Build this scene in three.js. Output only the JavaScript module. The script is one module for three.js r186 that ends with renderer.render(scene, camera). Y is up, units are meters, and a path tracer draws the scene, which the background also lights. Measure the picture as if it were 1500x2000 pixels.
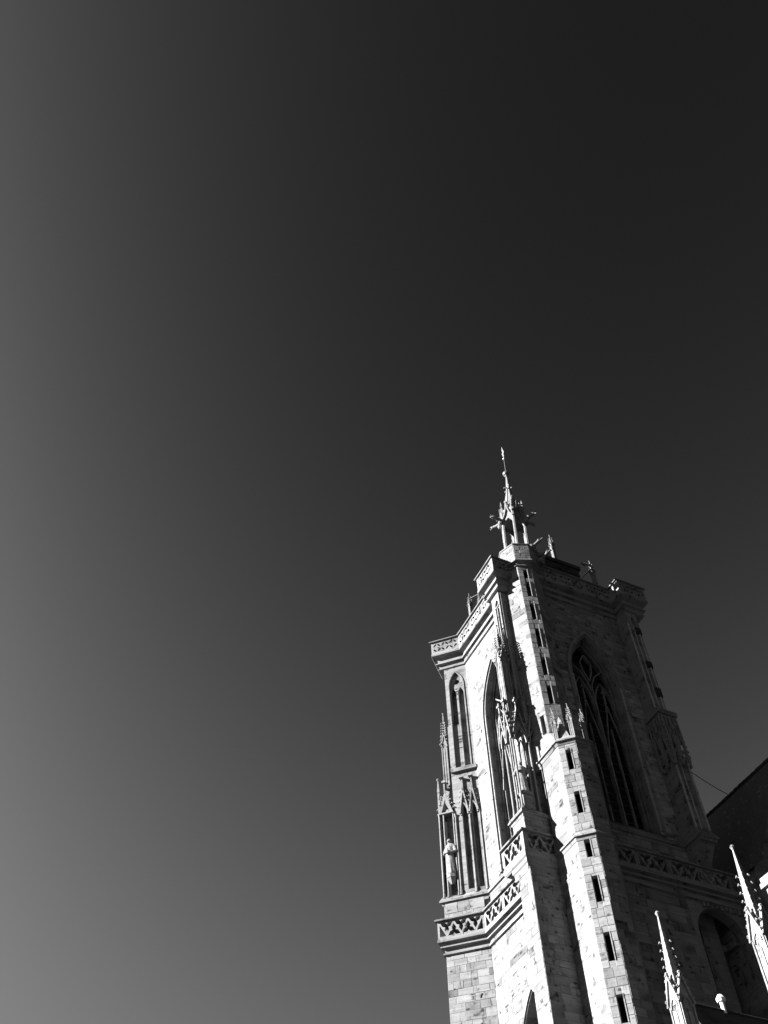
import * as THREE from 'three';
import { mergeGeometries } from 'three/addons/utils/BufferGeometryUtils.js';
import { MarchingCubes } from 'three/addons/objects/MarchingCubes.js';

// ---------------------------------------------------------------- camera, sky, sun, exposure
// Plan coordinates used throughout: u runs along the shaded face of the tower, v along the sunlit face, h is height (metres).
// World: x = u, y = h, z = -v. The photographer stands at u = v = 0.
const renderer = new THREE.WebGLRenderer({ antialias: true });
renderer.toneMapping = THREE.LinearToneMapping;
renderer.toneMappingExposure = 6.4;
renderer.shadowMap.enabled = true;
const scene = new THREE.Scene();
const W = (u, v, h) => new THREE.Vector3(u, h, -v);
const camera = new THREE.PerspectiveCamera(59.07, 0.75, 0.1, 1500);
camera.position.copy(W(0, 0, 1.6));
camera.up.copy(W(-0.32298, -0.73671, 0.59409));
camera.lookAt(W(0.24496, 0.54127, 1.6 + 0.80438));
const SUN_AZ = THREE.MathUtils.degToRad(16.2), SUN_EL = THREE.MathUtils.degToRad(23.5);
const sunDir = W(-Math.cos(SUN_AZ) * Math.cos(SUN_EL), Math.sin(SUN_AZ) * Math.cos(SUN_EL), Math.sin(SUN_EL)).normalize();
const sun = new THREE.DirectionalLight(0xffffff, 5);
sun.position.copy(W(31, 40, 40)).addScaledVector(sunDir, 120);
sun.target.position.copy(W(31, 40, 40));
sun.castShadow = true;
sun.shadow.mapSize.set(4096, 4096);
Object.assign(sun.shadow.camera, { left: -45, right: 45, top: 45, bottom: -45, near: 1, far: 260 });
scene.add(sun, sun.target);
{ // clear sky seen through a deep filter: dark overhead, paler towards the sun and the horizon
  const w = 512, h = 256, d = new Float32Array(w * h * 4), dir = new THREE.Vector3();
  for (let j = 0; j < h; j++) for (let i = 0; i < w; i++) {
    const el = ((j + 0.5) / h - 0.5) * Math.PI, az = ((i + 0.5) / w - 0.5) * 2 * Math.PI;
    dir.set(Math.cos(el) * Math.cos(az), Math.sin(el), Math.cos(el) * Math.sin(az));
    const c = Math.max(dir.dot(sunDir), -0.22), up = Math.max(dir.y, 0.38);
    let L = Math.exp(-4.7288 + 0.7382 * c + 3.0012 * c * c + 4.9304 * (1 - up) - 0.7681 * (1 - up) ** 2);
    L = L / Math.sqrt(1 + (L / 0.42) ** 2) / renderer.toneMappingExposure;
    const k = (j * w + i) * 4; d[k] = d[k + 1] = d[k + 2] = L; d[k + 3] = 1;
  }
  const t = new THREE.DataTexture(d, w, h, THREE.RGBAFormat, THREE.FloatType);
  t.mapping = THREE.EquirectangularReflectionMapping; t.magFilter = t.minFilter = THREE.LinearFilter;
  t.wrapS = THREE.RepeatWrapping; t.colorSpace = THREE.LinearSRGBColorSpace; t.needsUpdate = true;
  scene.background = t; scene.environment = t;
}

// ---------------------------------------------------------------- helpers
let seed = 20240611;
const rnd = () => { seed |= 0; seed = seed + 0x6D2B79F5 | 0; let t = Math.imul(seed ^ seed >>> 15, 1 | seed); t = t + Math.imul(t ^ t >>> 7, 61 | t) ^ t; return ((t ^ t >>> 14) >>> 0) / 4294967296; };
const rr = (a, b) => a + (b - a) * rnd();
function noiseTex(size, fn) {
  const d = new Uint8Array(size * size * 4);
  for (let y = 0; y < size; y++) for (let x = 0; x < size; x++) { const v = Math.max(0, Math.min(255, fn(x / size, y / size) * 255)); const k = (y * size + x) * 4; d[k] = d[k + 1] = d[k + 2] = v; d[k + 3] = 255; }
  const t = new THREE.DataTexture(d, size, size); t.wrapS = t.wrapT = THREE.RepeatWrapping; t.magFilter = THREE.LinearFilter; t.minFilter = THREE.LinearMipmapLinearFilter; t.generateMipmaps = true; t.needsUpdate = true; return t;
}
const lattice = new Float32Array(65536).map(() => rnd());
function vn(x, y, px, py) { // tiling value noise with periods px, py
  const xi = Math.floor(x), yi = Math.floor(y), fx = x - xi, fy = y - yi, sx = fx * fx * (3 - 2 * fx), sy = fy * fy * (3 - 2 * fy);
  const g = (a, b) => lattice[(((a % px) + px) % px + (((b % py) + py) % py) * 251 + px * 7) & 65535];
  const a = g(xi, yi), b = g(xi + 1, yi), c = g(xi, yi + 1), d = g(xi + 1, yi + 1);
  return a + (b - a) * sx + (c - a) * sy + (a - b - c + d) * sx * sy;
}
const fbm = (u, v, p, q, o) => { let s = 0, a = 0.5; for (let i = 0; i < o; i++) { s += a * vn(u * p, v * q, p, q); p *= 2; q *= 2; a *= 0.5; } return s; };
const stoneFn = (u, v) => { // weathered bedded sandstone: blotches, bedding lines, pits, soot crusts and rain runs
  const blot = fbm(u, v, 6, 6, 5), bed = fbm(u, v, 3, 44, 4), fine = fbm(u, v, 120, 120, 2), crust = fbm(u + 0.37, v + 0.11, 12, 18, 4), run = fbm(u + 0.7, v + 0.2, 46, 4, 3), soot = fbm(u + 0.1, v + 0.6, 4, 5, 4);
  let c = 0.8 + 0.36 * (blot - 0.45) + 0.46 * (bed - 0.45) + 0.25 * (fine - 0.37);
  if (crust > 0.61) c -= (crust - 0.61) * 3.2; if (run > 0.57 && soot > 0.45) c -= (run - 0.57) * 2; if (soot > 0.54) c -= (soot - 0.54) * 1.1; if (fine > 0.62) c -= 0.25; return Math.max(0.16, Math.min(1, c)); };
const stoneMap = noiseTex(1024, stoneFn); stoneMap.colorSpace = THREE.NoColorSpace; stoneMap.repeat.set(0.22, 0.22);
const stoneBump = noiseTex(512, (u, v) => 0.6 * fbm(u, v, 24, 24, 4) + 0.5 * fbm(u, v, 90, 90, 2)); stoneBump.repeat.set(0.4, 0.4);
const STONE = new THREE.MeshPhysicalMaterial({ specularIntensity: 0.1, color: new THREE.Color(0.4, 0.4, 0.4), vertexColors: true, map: stoneMap, bumpMap: stoneBump, bumpScale: 0.008, roughness: 0.92, metalness: 0, side: THREE.DoubleSide });
const mat = (c, r = 0.8, m = 0, o = {}) => new THREE.MeshStandardMaterial({ color: new THREE.Color().setRGB(c, c, c), roughness: r, metalness: m, ...o });
const LEAD = mat(0.10, 0.6), IRON = mat(0.05, 0.5, 0.4), GILT = mat(0.5, 0.35, 0.6), WOOD = mat(0.07, 0.9), CABLE = mat(0.03, 0.7), ZINC = mat(0.55, 0.5, 0.2);

function setUV(g) { const p = g.attributes.position, n = g.attributes.normal, uv = new Float32Array(p.count * 2), ou = g.userData.ou || 0, ov = g.userData.ov || 0;
  for (let i = 0; i < p.count; i++) { const x = p.getX(i), y = p.getY(i), z = p.getZ(i), ax = Math.abs(n.getX(i)), ay = Math.abs(n.getY(i)), az = Math.abs(n.getZ(i));
    if (ay > ax && ay > az) { uv[2 * i] = x; uv[2 * i + 1] = z; } else if (ax > az) { uv[2 * i] = z; uv[2 * i + 1] = y; } else { uv[2 * i] = x; uv[2 * i + 1] = y; }
    uv[2 * i] += ou; uv[2 * i + 1] += ov; }
  g.setAttribute('uv', new THREE.BufferAttribute(uv, 2)); return g; }
function fin(g, tone = 0.42, smooth = false) { // metre uv, flat or smooth normals, tone as vertex colour
  const ud = g.userData; if (g.index) g = g.toNonIndexed(); g.userData = ud;
  if (!smooth || !g.attributes.normal) g.computeVertexNormals();
  for (const k of Object.keys(g.attributes)) if (!['position', 'normal', 'uv'].includes(k)) g.deleteAttribute(k);
  setUV(g); const c = new Float32Array(g.attributes.position.count * 3).fill(tone); g.setAttribute('color', new THREE.BufferAttribute(c, 3)); return g; }
// a face of the building: origin (u0,v0) in plan, outward normal (nu,nv); local x = to the right seen from outside, y = up, z = out
function frame(u0, v0, nu, nv, h0 = 0) { const l = Math.hypot(nu, nv); nu /= l; nv /= l; const eu = -nv, ev = nu;
  const M = new THREE.Matrix4().makeBasis(new THREE.Vector3(eu, 0, -ev), new THREE.Vector3(0, 1, 0), new THREE.Vector3(nu, 0, -nv)).setPosition(u0, h0, -v0);
  return { M, u0, v0, eu, ev, nu, nv, s: (u, v) => (u - u0) * eu + (v - v0) * ev, at: (s, o = 0) => [u0 + eu * s + nu * o, v0 + ev * s + nv * o] }; }
const on = (F, g) => g.applyMatrix4(F.M);
const q4 = (P, a, b, c, d) => P.push(...a, ...b, ...c, ...a, ...c, ...d);
function raw(P, tone) { const g = new THREE.BufferGeometry(); g.setAttribute('position', new THREE.BufferAttribute(new Float32Array(P), 3)); return fin(g, tone); }
function box(s0, s1, h0, h1, o0, o1, tone) { const P = [], v = (a, b, c) => [a ? s1 : s0, b ? h1 : h0, c ? o1 : o0];
  q4(P, v(0, 0, 1), v(1, 0, 1), v(1, 1, 1), v(0, 1, 1)); q4(P, v(1, 0, 0), v(0, 0, 0), v(0, 1, 0), v(1, 1, 0)); q4(P, v(1, 0, 1), v(1, 0, 0), v(1, 1, 0), v(1, 1, 1));
  q4(P, v(0, 0, 0), v(0, 0, 1), v(0, 1, 1), v(0, 1, 0)); q4(P, v(0, 1, 1), v(1, 1, 1), v(1, 1, 0), v(0, 1, 0)); q4(P, v(0, 0, 0), v(1, 0, 0), v(1, 0, 1), v(0, 0, 1)); return raw(P, tone); }
function slab(s0, s1, h0, h1, o0, o1, c, tone) { // dressed block: chamfered front edges, open back
  const P = [], b = (x, y) => [x ? s1 : s0, y ? h1 : h0, o0], m = (x, y) => [x ? s1 : s0, y ? h1 : h0, o1 - c], f = (x, y) => [x ? s1 - c : s0 + c, y ? h1 - c : h0 + c, o1];
  q4(P, f(0, 0), f(1, 0), f(1, 1), f(0, 1));
  for (const [A, B] of [[b, m], [m, f]]) { q4(P, A(0, 0), A(1, 0), B(1, 0), B(0, 0)); q4(P, A(1, 0), A(1, 1), B(1, 1), B(1, 0)); q4(P, A(1, 1), A(0, 1), B(0, 1), B(1, 1)); q4(P, A(0, 1), A(0, 0), B(0, 0), B(0, 1)); }
  const g = new THREE.BufferGeometry(); g.userData = { ou: rr(0, 40), ov: rr(0, 40) }; g.setAttribute('position', new THREE.BufferAttribute(new Float32Array(P), 3)); return fin(g, tone); }
const shapeOf = pts => new THREE.Shape(pts.map(p => new THREE.Vector2(p[0], p[1])));
function ext(pts, holes, o0, o1, tone) { const s = shapeOf(pts); for (const h of holes) s.holes.push(new THREE.Path(h.map(p => new THREE.Vector2(p[0], p[1]))));
  const g = new THREE.ExtrudeGeometry(s, { depth: o1 - o0, bevelEnabled: false, curveSegments: 8 }); g.translate(0, 0, o0); return fin(g, tone); }
function plan(pts, h0, h1, tone) { const g = new THREE.ExtrudeGeometry(shapeOf(pts), { depth: h1 - h0, bevelEnabled: false }); g.rotateX(-Math.PI / 2); g.translate(0, h0, 0); return fin(g, tone); } // polygon in (u,v) raised from h0 to h1
const rect = (a, b, c, d) => [[a, c], [b, c], [b, d], [a, d]];
function arch(w, spring, apex, n = 9, x0 = 0) { // points of a pointed arch from the left springing over the apex to the right
  const h = apex - spring, r = (w * w + h * h) / (2 * w), t1 = Math.asin(Math.min(1, h / r)), L = [];
  const big = r < w ? Math.PI - t1 : t1;
  for (let i = 0; i <= n; i++) { const t = (h > w ? t1 : big) * i / n; L.push([r - w - r * Math.cos(t), spring + r * Math.sin(t)]); }
  const R = L.slice(0, -1).reverse().map(p => [-p[0], p[1]]); return [...L, ...R].map(p => [p[0] + x0, p[1]]); }
const lancet = (w, sill, spring, apex, x0 = 0, n = 9) => [[x0 - w, sill], ...arch(w, spring, apex, n, x0), [x0 + w, sill]];
function strip(pts, w) { const A = [], B = []; for (let i = 0; i < pts.length; i++) { const a = pts[Math.max(0, i - 1)], b = pts[Math.min(pts.length - 1, i + 1)], l = Math.hypot(b[0] - a[0], b[1] - a[1]) || 1, nx = -(b[1] - a[1]) / l * w / 2, ny = (b[0] - a[0]) / l * w / 2; A.push([pts[i][0] + nx, pts[i][1] + ny]); B.push([pts[i][0] - nx, pts[i][1] - ny]); } return [...A, ...B.reverse()]; }
const bar2 = (pts, w, o0, o1, tone) => ext(strip(pts, w), [], o0, o1, tone);
const circ = (x, y, r, n = 14, a0 = 0) => Array.from({ length: n }, (_, i) => [x + r * Math.cos(a0 + i / n * 6.28319), y + r * Math.sin(a0 + i / n * 6.28319)]);
function sweep(path, prof, tone, closed = false) { // profile [[out,h],...] swept along a plan polyline walked left to right as seen from outside
  const n = path.length, off = (i, o) => { const nrm = k => { const a = path[(k + n) % n], b = path[(k + 1 + n) % n], l = Math.hypot(b[0] - a[0], b[1] - a[1]); return [(b[1] - a[1]) / l, -(b[0] - a[0]) / l]; };
    let n1 = (i > 0 || closed) ? nrm(i - 1) : nrm(i), n2 = (i < n - 1 || closed) ? nrm(i) : nrm(i - 1); const d = 1 + n1[0] * n2[0] + n1[1] * n2[1];
    return [path[i][0] + (n1[0] + n2[0]) / d * o, path[i][1] + (n1[1] + n2[1]) / d * o]; };
  const P = [], m = prof.length, pt = (i, k) => { const [u, v] = off(i % n, prof[k % m][0]); return [u, prof[k % m][1], -v]; };
  for (let i = 0; i < (closed ? n : n - 1); i++) for (let k = 0; k < m; k++) q4(P, pt(i, k), pt(i + 1, k), pt(i + 1, k + 1), pt(i, k + 1));
  if (!closed) { const tri = THREE.ShapeUtils.triangulateShape(prof.map(p => new THREE.Vector2(...p)), []); for (const [a, b, c] of tri) { P.push(...pt(0, a), ...pt(0, c), ...pt(0, b)); P.push(...pt(n - 1, a), ...pt(n - 1, b), ...pt(n - 1, c)); } }
  return raw(P, tone); }
function cone(u, v, n, r0, h0, r1, h1, rot = 0, tone, smooth = false) { const g = new THREE.CylinderGeometry(r1, r0, h1 - h0, n, 1); g.rotateY(rot); g.translate(u, (h0 + h1) / 2, -v); return fin(g, tone, smooth); }
function rod(a, b, r, tone, n = 6) { const A = W(...a), B = W(...b), d = B.clone().sub(A), g = new THREE.CylinderGeometry(r, r, d.length(), n, 1); g.applyQuaternion(new THREE.Quaternion().setFromUnitVectors(new THREE.Vector3(0, 1, 0), d.clone().normalize())); g.translate(...A.add(B).multiplyScalar(0.5).toArray()); return fin(g, tone, true); }
function ball(u, v, h, r, tone, d = 1, sx = 1, sy = 1, sz = 1) { const g = new THREE.IcosahedronGeometry(r, d); g.scale(sx, sy, sz); g.translate(u, h, -v); return fin(g, tone, d > 1); }
function crocketGeo(size, tone) { // curled leaf: stem and two lobes, pointing along +x
  const a = new THREE.ConeGeometry(size * 0.28, size, 5); a.rotateZ(-Math.PI / 2); a.translate(size * 0.35, 0, 0);
  const b = new THREE.IcosahedronGeometry(size * 0.42, 0); b.scale(0.9, 1.1, 0.8); b.translate(size * 0.8, size * 0.22, 0);
  const c = new THREE.IcosahedronGeometry(size * 0.26, 0); c.translate(size * 0.95, -size * 0.2, 0);
  return mergeGeometries([fin(a, tone), fin(b, tone), fin(c, tone)]); }
function turned(g, u, v, h, au, av, tilt = 0) { const r = g.clone(); r.rotateZ(tilt); r.rotateY(Math.atan2(av, au)); r.translate(u, h, -v); return r; }

const used = {};
const numbered = n => { const k = used[n] = (used[n] || 0) + 1; return k === 1 ? n : `${n}_${String(k - 1).padStart(3, '0')}`; };
function tag(o, label, category, group) { o.userData.label = label; o.userData.category = category; if (group) o.userData.group = group; return o; }
function thing(name, label, category, [u, v, h], group) { const o = new THREE.Group(); o.name = numbered(name); o.position.copy(W(u, v, h)); o.userData.base = undefined; scene.add(o); return tag(o, label, category, group); }
const base = new THREE.Vector3();
function part(parent, name, geos, m = STONE, extra) { // geometries come in world space and are moved under the thing's base
  let t = parent; while (t.parent && t.parent !== scene) t = t.parent; base.copy(t.position);
  const g = Array.isArray(geos) ? (geos.length > 1 ? mergeGeometries(geos) : geos[0]) : geos; g.translate(-base.x, -base.y, -base.z);
  const o = new THREE.Mesh(g, m); o.name = name; o.castShadow = o.receiveShadow = true; if (extra) Object.assign(o.userData, extra); parent.add(o); return o; }
function stuffOrSetting(name, geos, m) { const o = new THREE.Mesh(Array.isArray(geos) ? mergeGeometries(geos) : geos, m); o.name = name; o.userData.kind = 'structure'; o.castShadow = o.receiveShadow = true; scene.add(o); return o; }

// ashlar: courses of dressed blocks on a face; gap(h0,h1) lists [s0,s1] openings in that course
function ashlar(F, s0, s1, h0, h1, { course = 0.42, w = [0.55, 1.25], tone, gap = () => [], proud = 0.018, joint = 0.012, c = 0.012 }) {
  const out = []; let h = h0;
  while (h < h1 - 0.08) { let ch = course * rr(0.78, 1.22); if (h + ch > h1 - 0.16) ch = h1 - h; const spans = []; let a = s0;
    for (const [g0, g1] of gap(h, h + ch).sort((p, q) => p[0] - q[0])) { if (g0 > a + 0.05) spans.push([a, Math.min(g0, s1)]); a = Math.max(a, g1); } if (a < s1 - 0.05) spans.push([a, s1]);
    for (const [p, q] of spans) { let x = p; const first = rr(0.5, 1); while (x < q - 0.02) { let bw = rr(...w) * (x === p ? first : 1); if (x + bw > q - 0.22) bw = q - x; const o = proud * rr(0.35, 1.25);
      out.push(on(F, slab(x + joint / 2, x + bw - joint / 2, h + joint / 2, h + ch - joint / 2, -0.03, o, c, tone(x + bw / 2, h + ch / 2, bw, x === p || x + bw >= q - 0.01)))); x += bw; } }
    h += ch; }
  return out; }
// one palette for every face of the church: mostly pale sandstone, some greyer beds, a few dark crusted blocks
const toneStone = () => { const k = rnd(); return k < 0.05 ? rr(0.25, 0.32) : k < 0.25 ? rr(0.36, 0.43) : rr(0.43, 0.53); };

// ---------------------------------------------------------------- setting
{ const g = new THREE.PlaneGeometry(1200, 1200, 1, 1); g.rotateX(-Math.PI / 2); stuffOrSetting('ground', fin(g, 0.03), new THREE.MeshPhysicalMaterial({ specularIntensity: 0.1, vertexColors: true, map: stoneMap, roughness: 1 })); }

// ---------------------------------------------------------------- the tower
const tower = thing('church_tower', 'tall pale stone Gothic church tower with octagonal stair turret and spirelet', 'church tower', [31.9, 40.9, 0]);
const HT = 54.3, WL = 27.0, WR = 35.8, WLl = 26.7, WRl = 35.6, RU = 36.9, BV = 45.7;
const FL = frame(WL, BV, -1, 0), FR = frame(WL, WR, 0, -1), FLl = frame(WLl, BV + 0.2, -1, 0), FRl = frame(WLl, WRl, 0, -1);
const sL = v => BV - v, sR = u => u - WL, sLl = v => BV + 0.2 - v, sRl = u => u - WLl;
const LC = sL(40.65), RC = sR(31.85), WHW = 1.78, WSILL = 32.55, WSPR = 44.0, WAPX = 48.25; // the two belfry windows
const STONE_TONE = 0.45; // one sandstone for the whole church
// belfry walls: the two seen faces pierced by the windows
const wallL = part(tower, 'wall', on(FL, ext(rect(-0.2, sL(WR + 1.2), 29.3, 51.6), [lancet(WHW, WSILL, WSPR, WAPX, LC, 12)], -1.2, 0, STONE_TONE)), STONE, { label: 'sunlit upper wall of the tower with a tall pointed window' });
const wallR = part(tower, 'wall', on(FR, ext(rect(0, sR(RU), 29.3, 51.6), [lancet(WHW, WSILL, WSPR, WAPX, RC, 12)], -1.2, 0, STONE_TONE)), STONE, { label: 'shaded upper wall of the tower with a tall pointed window' });
part(tower, 'wall', [plan(rect(RU - 1.2, RU, WR + 1.2, BV), 0, 51.6, STONE_TONE), plan(rect(WL + 1.2, RU - 1.2, BV - 1.2, BV), 0, 51.6, STONE_TONE)]);
const lowApex = 24.65, lowC = sLl(40.8);
const wallLl = part(tower, 'lower_wall', on(FLl, ext(rect(0, sLl(WRl + 1.2), 0, 29.25), [lancet(1.5, 14, 21.6, lowApex, lowC, 12)], -1.2, 0, STONE_TONE)), STONE);
const wallRl = part(tower, 'lower_wall', on(FRl, box(0, sRl(34.0), 0, 29.25, -1.2, 0, STONE_TONE)), STONE);
part(tower, 'floor', plan(rect(WL + 0.05, RU - 0.05, WR + 0.05, BV - 0.05), 51.55, 52.4, STONE_TONE)); part(tower, 'floor', plan(rect(WL + 1.2, RU - 1.2, WR + 1.2, BV - 1.2), 29.6, 30, STONE_TONE));
part(tower, 'attic_roof', [plan(rect(28.9, 34.55, 37.5, 43.5), 52.4, 58.7, 0.12), plan(rect(28.75, 34.7, 37.35, 43.65), 58.7, 59.1, 0.1), on(frame(28.9, 37.5, 0, -1), box(0, 5.65, 57.9, 58.1, 0, 0.05, 0.1)), ...[1.4, 2.8, 4.2, 5.5].map(s => on(frame(28.9, 37.5, 0, -1), box(s, s + 0.12, 52.6, 57.9, 0, 0.05, 0.14)))]);

// --- belfry windows
function belfryWindow(F, C, jambTone, inTone) {
  const rg = (a, b, o0, o1, t) => on(F, ext(lancet(WHW + a, WSILL - (a > 0 ? 0 : 0), WSPR, WAPX + a * 1.15, C, 14), [lancet(WHW + b, WSILL - 0.02, WSPR, WAPX + b * 1.15, C, 14).map((p, i, A) => i === 0 || i === A.length - 1 ? [p[0], WSILL + 0.001] : p)], o0, o1, t));
  const w = part(tower, 'window', [rg(0.4, 0.16, -0.02, 0.17, jambTone), rg(0.16, 0.02, -0.02, 0.05, jambTone)]);
  part(w, 'jamb_moulding', rg(-0.002, -0.1, -0.56, -0.45, jambTone)); part(w, 'jamb_moulding', rg(-0.002, -0.22, -0.8, -0.63, inTone));
  const o0 = -0.8, o1 = -0.6, hw = WHW - 0.2, tr = inTone;
  part(w, 'mullion', on(F, box(C - 0.09, C + 0.09, WSILL, 43.2, o0, o1, tr))); part(w, 'mullion_shaft', on(F, box(C - 0.05, C + 0.05, WSILL, 43.6, o1, o1 + 0.1, tr)));
  for (const k of [-1, 1]) { const c = C + k * (hw / 2 + 0.03), q = hw / 2 - 0.05;
    part(w, 'tracery_arch', on(F, bar2([[c - q, 41.5], ...arch(q, 42.2, 44.6, 7, c), [c + q, 41.5]], 0.075, o0, o1, tr)));
    part(w, 'tracery_gable', [on(F, bar2([[c - q, 38.3], [c, 42.6]], 0.07, o1, o1 + 0.1, tr)), on(F, bar2([[c + q, 38.3], [c, 42.6]], 0.07, o1, o1 + 0.1, tr)), on(F, box(c - 0.05, c + 0.05, 42.5, 43.9, o1, o1 + 0.1, tr)), on(F, box(c - 0.16, c + 0.16, 43.55, 43.68, o1, o1 + 0.12, tr))]);
    part(w, 'side_shaft', on(F, box(c - 0.05, c + 0.05, WSILL, 40.6, o0 + 0.05, o1 - 0.02, tr)));
    part(w, 'tracery_bar', on(F, bar2([[C, 43.3], [C + k * 0.12, 44.2], [C + k * 0.5, 45.1], [C + k * 1.0, 45.6], [C + k * 1.25, 45.9]], 0.09, o0, o1, tr)));
    part(w, 'tracery_bar', on(F, bar2([[C, 44.5], [C + k * 0.35, 45.4], [C + k * 0.45, 46.2], [C, 47.0]], 0.09, o0, o1, tr))); }
  for (let h = WSILL + 0.3; h < 46.4; h += 0.62) { const f = h < WSPR ? 1 : Math.max(0.2, 1 - ((h - WSPR) / 4.1) ** 1.6); // timber louvres
    const g = box(C - (hw + 0.1) * f, C + (hw + 0.1) * f, -0.02, 0.02, -0.36, 0.36, 0.06); g.rotateX(0.75); g.translate(0, h, -1.35); part(w, 'louvre_slat', on(F, g), WOOD); }
  part(w, 'sill', on(F, box(C - WHW - 0.1, C + WHW + 0.1, WSILL - 0.14, WSILL + 0.04, -1.15, 0.07, jambTone)));
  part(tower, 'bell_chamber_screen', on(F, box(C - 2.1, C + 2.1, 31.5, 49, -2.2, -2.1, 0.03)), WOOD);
}
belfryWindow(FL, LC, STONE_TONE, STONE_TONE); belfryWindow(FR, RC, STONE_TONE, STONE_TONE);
for (const k of [-1, 1]) part(tower, 'jamb_shaft', on(FR, box(RC + k * (WHW + 0.2) - 0.13, RC + k * (WHW + 0.2) + 0.13, 32.6, 43.9, 0.0, 0.15, 0.8)));
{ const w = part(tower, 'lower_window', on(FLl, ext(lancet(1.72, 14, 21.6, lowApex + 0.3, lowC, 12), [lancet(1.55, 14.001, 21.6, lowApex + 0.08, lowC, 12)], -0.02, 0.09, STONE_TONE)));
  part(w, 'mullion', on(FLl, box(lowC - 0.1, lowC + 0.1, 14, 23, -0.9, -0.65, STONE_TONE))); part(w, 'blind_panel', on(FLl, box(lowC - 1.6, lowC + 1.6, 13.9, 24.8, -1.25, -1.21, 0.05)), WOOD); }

// --- plan outlines walked from the left buttress to the right one
const DB = 71.5; // plane u+v of the diagonal buttress face above the gallery, 71.2 below
const FD = frame(WL, 44.5, -1, -1), sD = u => (u - WL) * Math.SQRT2; // s is negative towards the outer end
const FDl = frame(WLl, 44.5, -1, -1), sDl = u => (u - WLl) * Math.SQRT2;
const cornicePath = [[27.1, 47.5], [25.58, 45.98], [WL, 44.56], [WL, 37.95], [25.62, 37.95], [25.62, 36.5], [27.4, 36.5]];
const cornicePathR = [[28.1, WR], [35.45, WR], [35.45, 34.68], [36.9, 34.68], [36.9, 37]];
const stringPath = [[26.5, 48.3], [24.85, 46.65], [WL, 44.5], [WL, 37.75], [24.85, 37.75], [24.85, 36.5], [26.6, 36.5]];
const stringPathR = [[28.6, WR], [35.25, WR], [35.25, 34.35], [36.3, 34.35], [36.3, 36]];
const galleryPath = [[26.3, 47.98], [24.76, 46.44], [WLl, 44.5], [WLl, 37.6]];
const galleryPathR = [[28.9, WRl], [39.5, WRl]];
const balconyPath = [[26.6, 38.35], [24.64, 38.35], [24.64, 36.42], [26.55, 36.42]];
const corniceProf = [[-0.3, 51.36], [0.02, 51.36], [0.14, 51.42], [0.14, 51.49], [0.03, 51.52], [0.1, 51.84], [0.29, 51.9], [0.29, 51.98], [0.13, 52.01], [0.15, 52.46], [0.5, 52.62], [0.54, 52.66], [0.54, 52.75], [0.46, 52.82], [-0.3, 52.82]];
const stringProf = [[-0.08, 31.95], [0.02, 31.95], [0.06, 32.1], [0.17, 32.14], [0.17, 32.24], [0.02, 32.5], [-0.08, 32.5]];
const galleryProf = [[-0.08, 28.72], [0.02, 28.72], [0.13, 28.77], [0.13, 28.86], [0.04, 28.89], [0.06, 29.1], [0.25, 29.15], [0.25, 29.23], [0.12, 29.26], [0.14, 29.38], [0.37, 29.44], [0.39, 29.52], [0.3, 29.58], [-0.08, 29.58]];
const balconyProf = [[-0.08, 28.55], [0.02, 28.55], [0.06, 28.66], [0.06, 28.9], [0.14, 28.98], [0.14, 29.2], [0.22, 29.28], [0.22, 29.52], [0.16, 29.58], [-0.08, 29.58]];
part(tower, 'cornice', sweep(cornicePath, corniceProf, STONE_TONE)); part(tower, 'cornice', sweep(cornicePathR, corniceProf, STONE_TONE));
part(tower, 'string_course', sweep(stringPath, stringProf, STONE_TONE)); part(tower, 'string_course', sweep(stringPathR, stringProf, STONE_TONE));
part(tower, 'gallery_ledge', sweep(galleryPath, galleryProf, STONE_TONE)); part(tower, 'gallery_ledge', sweep(galleryPathR, galleryProf, STONE_TONE));

// --- parapets with pierced panels
function offsetPath(path, o) { const n = path.length, N = k => { const a = path[k], b = path[k + 1], l = Math.hypot(b[0] - a[0], b[1] - a[1]); return [(b[1] - a[1]) / l, -(b[0] - a[0]) / l]; };
  return path.map((p, i) => { const n1 = N(Math.max(0, i - 1)), n2 = N(Math.min(n - 2, i)), d = 1 + n1[0] * n2[0] + n1[1] * n2[1]; return [p[0] + (n1[0] + n2[0]) / d * o, p[1] + (n1[1] + n2[1]) / d * o]; }); }
function cuspTri(a, b, c) { const out = [], cx = (a[0] + b[0] + c[0]) / 3, cy = (a[1] + b[1] + c[1]) / 3, v = [a, b, c];
  for (let i = 0; i < 3; i++) { const p = v[i], q = v[(i + 1) % 3], L = t => [p[0] + (q[0] - p[0]) * t, p[1] + (q[1] - p[1]) * t], In = (t, k) => { const m = L(t); return [m[0] + (cx - m[0]) * k, m[1] + (cy - m[1]) * k]; };
    out.push(L(0.02), L(0.34), In(0.42, 0.25), In(0.5, 0.5), In(0.58, 0.25), L(0.66)); } return out; }
function zigzagHoles(s0, s1, h0, h1) { const H = [], n = Math.max(2, Math.round((s1 - s0) / 0.84)), d = (s1 - s0) / n, t = 0.03; // zigzag bars with a cusped light in each triangle
  for (let i = 0; i < n; i++) { const a = s0 + i * d, b = a + d, m = (a + b) / 2; H.push(cuspTri([a + t * 1.6, h1], [m, h0 + t * 4.2], [b - t * 1.6, h1]));
    if (i < n - 1) H.push(cuspTri([m + t * 1.6, h0], [m + d - t * 1.6, h0], [b, h1 - t * 4.2])); }
  H.push([[s0, h0], [s0 + d / 2 - t * 1.6, h0], [s0, h1 - t * 4.2]], [[s1 - d / 2 + t * 1.6, h0], [s1, h0], [s1, h1 - t * 4.2]]);
  return H; }
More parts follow.
